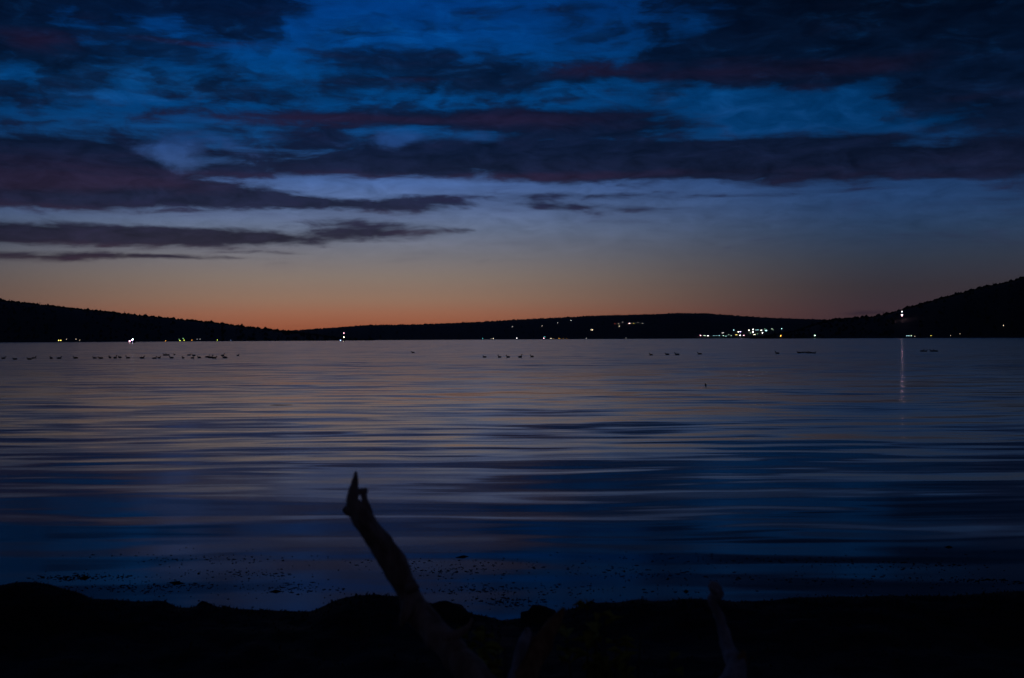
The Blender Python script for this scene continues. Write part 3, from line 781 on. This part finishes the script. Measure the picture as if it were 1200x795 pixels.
clumps = [(120, 676, 60, 4), (75, 677, 40, 3), (150, 690, 70, 5), (205, 686, 60, 5), (250, 655, 120, 5), (290, 672, 80, 5), (560, 690, 60, 8), (520, 668, 70, 5), (350, 690, 60, 7), (640, 690, 120, 8), (860, 655, 160, 6), (1050, 662, 120, 5), (1150, 680, 60, 3), (740, 672, 120, 8), (980, 680, 200, 8), (600, 705, 50, 6), (560, 660, 200, 6)]
for (cx, cy, sx, sy) in clumps:
    for k in range(95):
        x = rnd.gauss(cx, sx * .5); y = rnd.gauss(cy + (x - cx) * .02, sy * .5)
        if not (632 < y < 725): continue
        scrap(bm, on_water(x, y), rnd.choice((.002, .003, .003, .005, .008)), rnd)
for k in range(350):
    x = rnd.uniform(-50, 1250); y = 640 + 75 * rnd.random() ** .8
    scrap(bm, on_water(x, y), rnd.choice((.002, .003, .004, .005)), rnd)
tag(obj('floating_weed', bm, M['weed'], smooth=False), 'scattered specks of dark weed floating in the shallows', 'floating weed', kind='stuff')
for (x, y, r, lb) in ((543, 652.5, .026, 'dark weed clump floating alone right of the main limb'), (207, 683, .028, 'dark weed clump floating left near the bank'), (324, 693, .024, 'dark weed clump floating just off the bank left of the main limb'),
                      (804, 693, .026, 'small dark weed clump floating left of the pale limb'), (1112, 641, .026, 'dark weed clump floating far out at the right'), (100, 677, .034, 'long dark mat of weed floating off the left mound')):
    bm = bmesh.new(); scrap(bm, Vector((0, 0, 0)), r, rnd, .5); o = obj('weed_clump', bm, M['weed'], smooth=False); o.location = on_water(x, y)
    tag(o, lb, 'weed', 'weed clumps in the shallows')

# ------------------------------------------------------------------ driftwood with standing limbs
DW = empty('driftwood', at(600, 1060, 3.0), 'weathered driftwood lying on the bank with broken limbs reaching up', 'driftwood')
def limb(keys, mat, m=60, n=18, rough=.16, seed=0.0, name='limb', extra=None, freq=14.0):
    ks = resample(keys, m); bm = bmesh.new()
    base = DW.location
    tube(bm, [at(x, y, d) - base for x, y, d, r in ks], [r / F * d for x, y, d, r in ks], n, True, None, rough, seed, freq)
    if extra:
        for e in extra:
            ks2 = resample(e, 16)
            tube(bm, [at(x, y, d) - base for x, y, d, r in ks2], [r / F * d for x, y, d, r in ks2], 12, True, None, rough, seed + 5, freq)
    return obj(name, bm, mat, DW)
main = [(417, 552, 3.0, 1.2), (416.5, 560, 3.0, 3.0), (415.5, 568, 3.0, 4.8), (414, 578, 3.0, 6.6), (413.5, 588, 3.0, 8.0), (422, 602, 3.0, 12), (432, 618, 3.0, 13), (445.5, 636, 3.0, 14.8), (459, 656, 3.0, 15.6), (470, 676, 3.0, 14.2),
        (479, 695, 3.0, 13.2), (489, 716, 2.98, 15.5), (508, 738, 2.94, 16), (530, 764, 2.9, 17), (556, 795, 2.84, 19), (590, 850, 2.8, 27), (625, 940, 2.8, 32)]
ex = [[(415, 577, 3.0, 4), (421, 576, 3.01, 4.2), (426, 575.5, 3.02, 4.5), (430, 574, 3.02, 3)],      # right knob
      [(414, 600, 3.0, 7), (407, 598, 3.0, 5.5), (402.5, 595, 3.0, 3.2)],                                   # left knob
      [(430, 612, 3.0, 8), (432.5, 600, 3.0, 4.6), (428, 588, 3.0, 3.8), (426, 579, 3.01, 4.0)]]              # strip beside the little hole
KNOTS = [[(478, 690, 2.96, 7), (487, 687, 2.95, 5), (490, 685, 2.95, 2.5)],
         [(480, 705, 2.95, 8), (474, 722, 2.94, 6), (470, 733, 2.94, 2.5)], [(520, 748, 2.9, 8), (538, 742, 2.9, 5), (549, 733, 2.9, 2.5), (553, 724, 2.9, 1.2)], [(422, 606, 2.98, 6), (436, 622, 2.97, 4), (450, 645, 2.97, 2)]]
limb(main, M['wood'], 130, 28, .17, 2.0, extra=ex + KNOTS, freq=26.0)
limb([(661, 712, 3.1, 2.0), (655, 722, 3.1, 6), (645, 738, 3.08, 10), (634, 756, 3.05, 12), (622, 780, 3.0, 13), (610, 815, 2.95, 16), (605, 880, 2.9, 20), (612, 960, 2.85, 24)], M['wood_brown'], 50, 14, .2, 8.0)
limb([(619, 736, 3.05, 3), (617, 745, 3.05, 7), (612, 760, 3.02, 8), (607, 780, 3.0, 8), (603, 810, 2.95, 9), (606, 900, 2.9, 14)], M['wood_pale'], 40, 12, .25, 12.0)
limb([(833, 681, 3.1, 1.5), (836, 686, 3.1, 6), (840, 693, 3.1, 8), (837, 700, 3.1, 7), (836, 706, 3.1, 5), (842, 720, 3.1, 5.5), (849, 742, 3.08, 6.3), (855, 764, 3.05, 8.5), (862, 780, 3.0, 11), (858, 800, 2.95, 14), (820, 850, 2.9, 20), (760, 930, 2.85, 26), (690, 990, 2.85, 30)], M['wood_pale'], 90, 18, .34, 15.0, freq=30.0, extra=[[(840, 694, 3.09, 5), (833, 689, 3.08, 3), (831, 684, 3.08, 1.2)]])
limb([(872, 762, 3.0, 2), (869, 772, 3.0, 6), (864, 785, 3.0, 9), (850, 812, 2.95, 12), (815, 860, 2.9, 14)], M['wood_brown'], 40, 12, .22, 19.0)
limb([(380, 1010, 2.8, 30), (480, 1020, 2.8, 44), (600, 1010, 2.8, 54), (720, 1010, 2.8, 52), (850, 1030, 2.9, 42), (960, 1040, 3.0, 30)], M['wood'], 60, 18, .2, 25.0, 'trunk')

# ------------------------------------------------------------------ leafy weeds among the limbs
def weed(x, ytop, d, spread, nl, label, seed):
    rnd = random.Random(seed)
    topp = at(x, ytop, d); gz = ground_z(topp.x, d) - .02
    H = topp.z - gz
    t = empty('leafy_weed', (topp.x, d, gz), label, 'plant', 'leafy weeds among the driftwood')
    bs = bmesh.new(); bl = bmesh.new()
    for s_ in range(5):
        a = rnd.uniform(0, 6.28); sp = spread * rnd.uniform(.2, 1); h = H * rnd.uniform(.8, 1.0) if s_ else H
        if s_ == 0: sp *= .2
        pts = [Vector((math.cos(a) * sp * f ** 1.5, math.sin(a) * sp * f ** 1.5, h * f)) for f in (0, .25, .5, .75, 1.0)]
        tube(bs, pts, [.006, .005, .004, .003, .0015], 5)
        for k in range(nl):
            f = rnd.uniform(.25, 1) ; i = min(int(f * 4), 3); p0 = pts[i].lerp(pts[i + 1], f * 4 - i)
            an = rnd.uniform(0, 6.28); ln = rnd.uniform(.035, .075); wd = ln * .32
            dr = Vector((math.cos(an), math.sin(an), rnd.uniform(-.3, .8))).normalized(); sd = dr.cross(Vector((0, 0, 1))).normalized() * wd
            up = Vector((0, 0, .010))
            vv = [bl.verts.new(p0), bl.verts.new(p0 + dr * ln * .45 + sd + up), bl.verts.new(p0 + dr * ln * .45 - up * .3), bl.verts.new(p0 + dr * ln * .45 - sd + up), bl.verts.new(p0 + dr * ln - up)]
            bl.faces.new((vv[0], vv[1], vv[2])); bl.faces.new((vv[0], vv[2], vv[3])); bl.faces.new((vv[1], vv[4], vv[2])); bl.faces.new((vv[3], vv[2], vv[4]))
    obj('stems', bs, M['stem'], t).name = 'stem'
    obj('leaves', bl, M['leaf'], t, False).name = 'foliage'
weed(545, 733, 3.3, .07, 22, 'leafy weed close beside the foot of the main limb', 1)
weed(577, 742, 3.2, .09, 26, 'leafy weed midway between the main limb and brown limb', 2)
weed(592, 762, 3.1, .07, 22, 'short leafy weed just left of the small pale limb', 3)
weed(688, 706, 3.3, .09, 30, 'tallest leafy weed, right beside the brown limb', 4)
weed(712, 726, 3.3, .07, 20, 'leafy weed immediately right of the tallest weed', 5)
weed(732, 742, 3.2, .06, 14, 'sparse leafy weed midway between brown and pale limbs', 6)
weed(786, 770, 3.1, .05, 14, 'low leafy weed nearest the pale right limb', 7)

# ------------------------------------------------------------------ evening haze over the lake
bm = bmesh.new(); box(bm, (0, 4500, 190), (14000, 9200, 390))
hz = obj('haze', bm, None, None, False)
hm = bpy.data.materials.new('evening_haze'); hm.use_nodes = True
for n_ in list(hm.node_tree.nodes):
    if n_.type != 'OUTPUT_MATERIAL': hm.node_tree.nodes.remove(n_)
vol = hm.node_tree.nodes.new('ShaderNodeVolumePrincipled')
vol.inputs['Color'].default_value = (.75, .8, .9, 1); vol.inputs['Density'].default_value = HAZE; vol.inputs['Anisotropy'].default_value = 0.2
hm.node_tree.links.new(vol.outputs[0], hm.node_tree.nodes['Material Output'].inputs['Volume'])
hz.data.materials.append(hm)
tag(hz, 'faint blue evening haze in the air over the lake', 'haze', kind='stuff')

# ------------------------------------------------------------------ camera and render settings
cam = bpy.data.cameras.new('camera'); co = bpy.data.objects.new('camera', cam); COL.objects.link(co)
cam.sensor_width = 36.0; cam.sensor_fit = 'HORIZONTAL'; cam.lens = F / 1200.0 * 36.0
cam.clip_start = 0.1; cam.clip_end = 60000
c, s_ = math.cos(TH), math.sin(TH)
R = Vector((c, 0, -s_)); Up = Vector((s_, 0, c)); Fw = Vector((0, 1, 0))
mt = Matrix(((R.x, Up.x, -Fw.x, 0), (R.y, Up.y, -Fw.y, 0), (R.z, Up.z, -Fw.z, CAMZ), (0, 0, 0, 1)))
co.matrix_world = mt
cam.dof.use_dof = True; cam.dof.focus_distance = 120.0; cam.dof.aperture_fstop = 5.0
SC.camera = co
SC.view_settings.view_transform = 'Standard'; SC.view_settings.look = 'None'
SC.view_settings.exposure = 0.0; SC.view_settings.gamma = 1.0; SC.view_settings.use_curve_mapping = False
SC.cycles.max_bounces = 4; SC.cycles.glossy_bounces = 2; SC.cycles.diffuse_bounces = 2
SC.cycles.sample_clamp_indirect = 4.0
SC.cycles.use_denoising = True
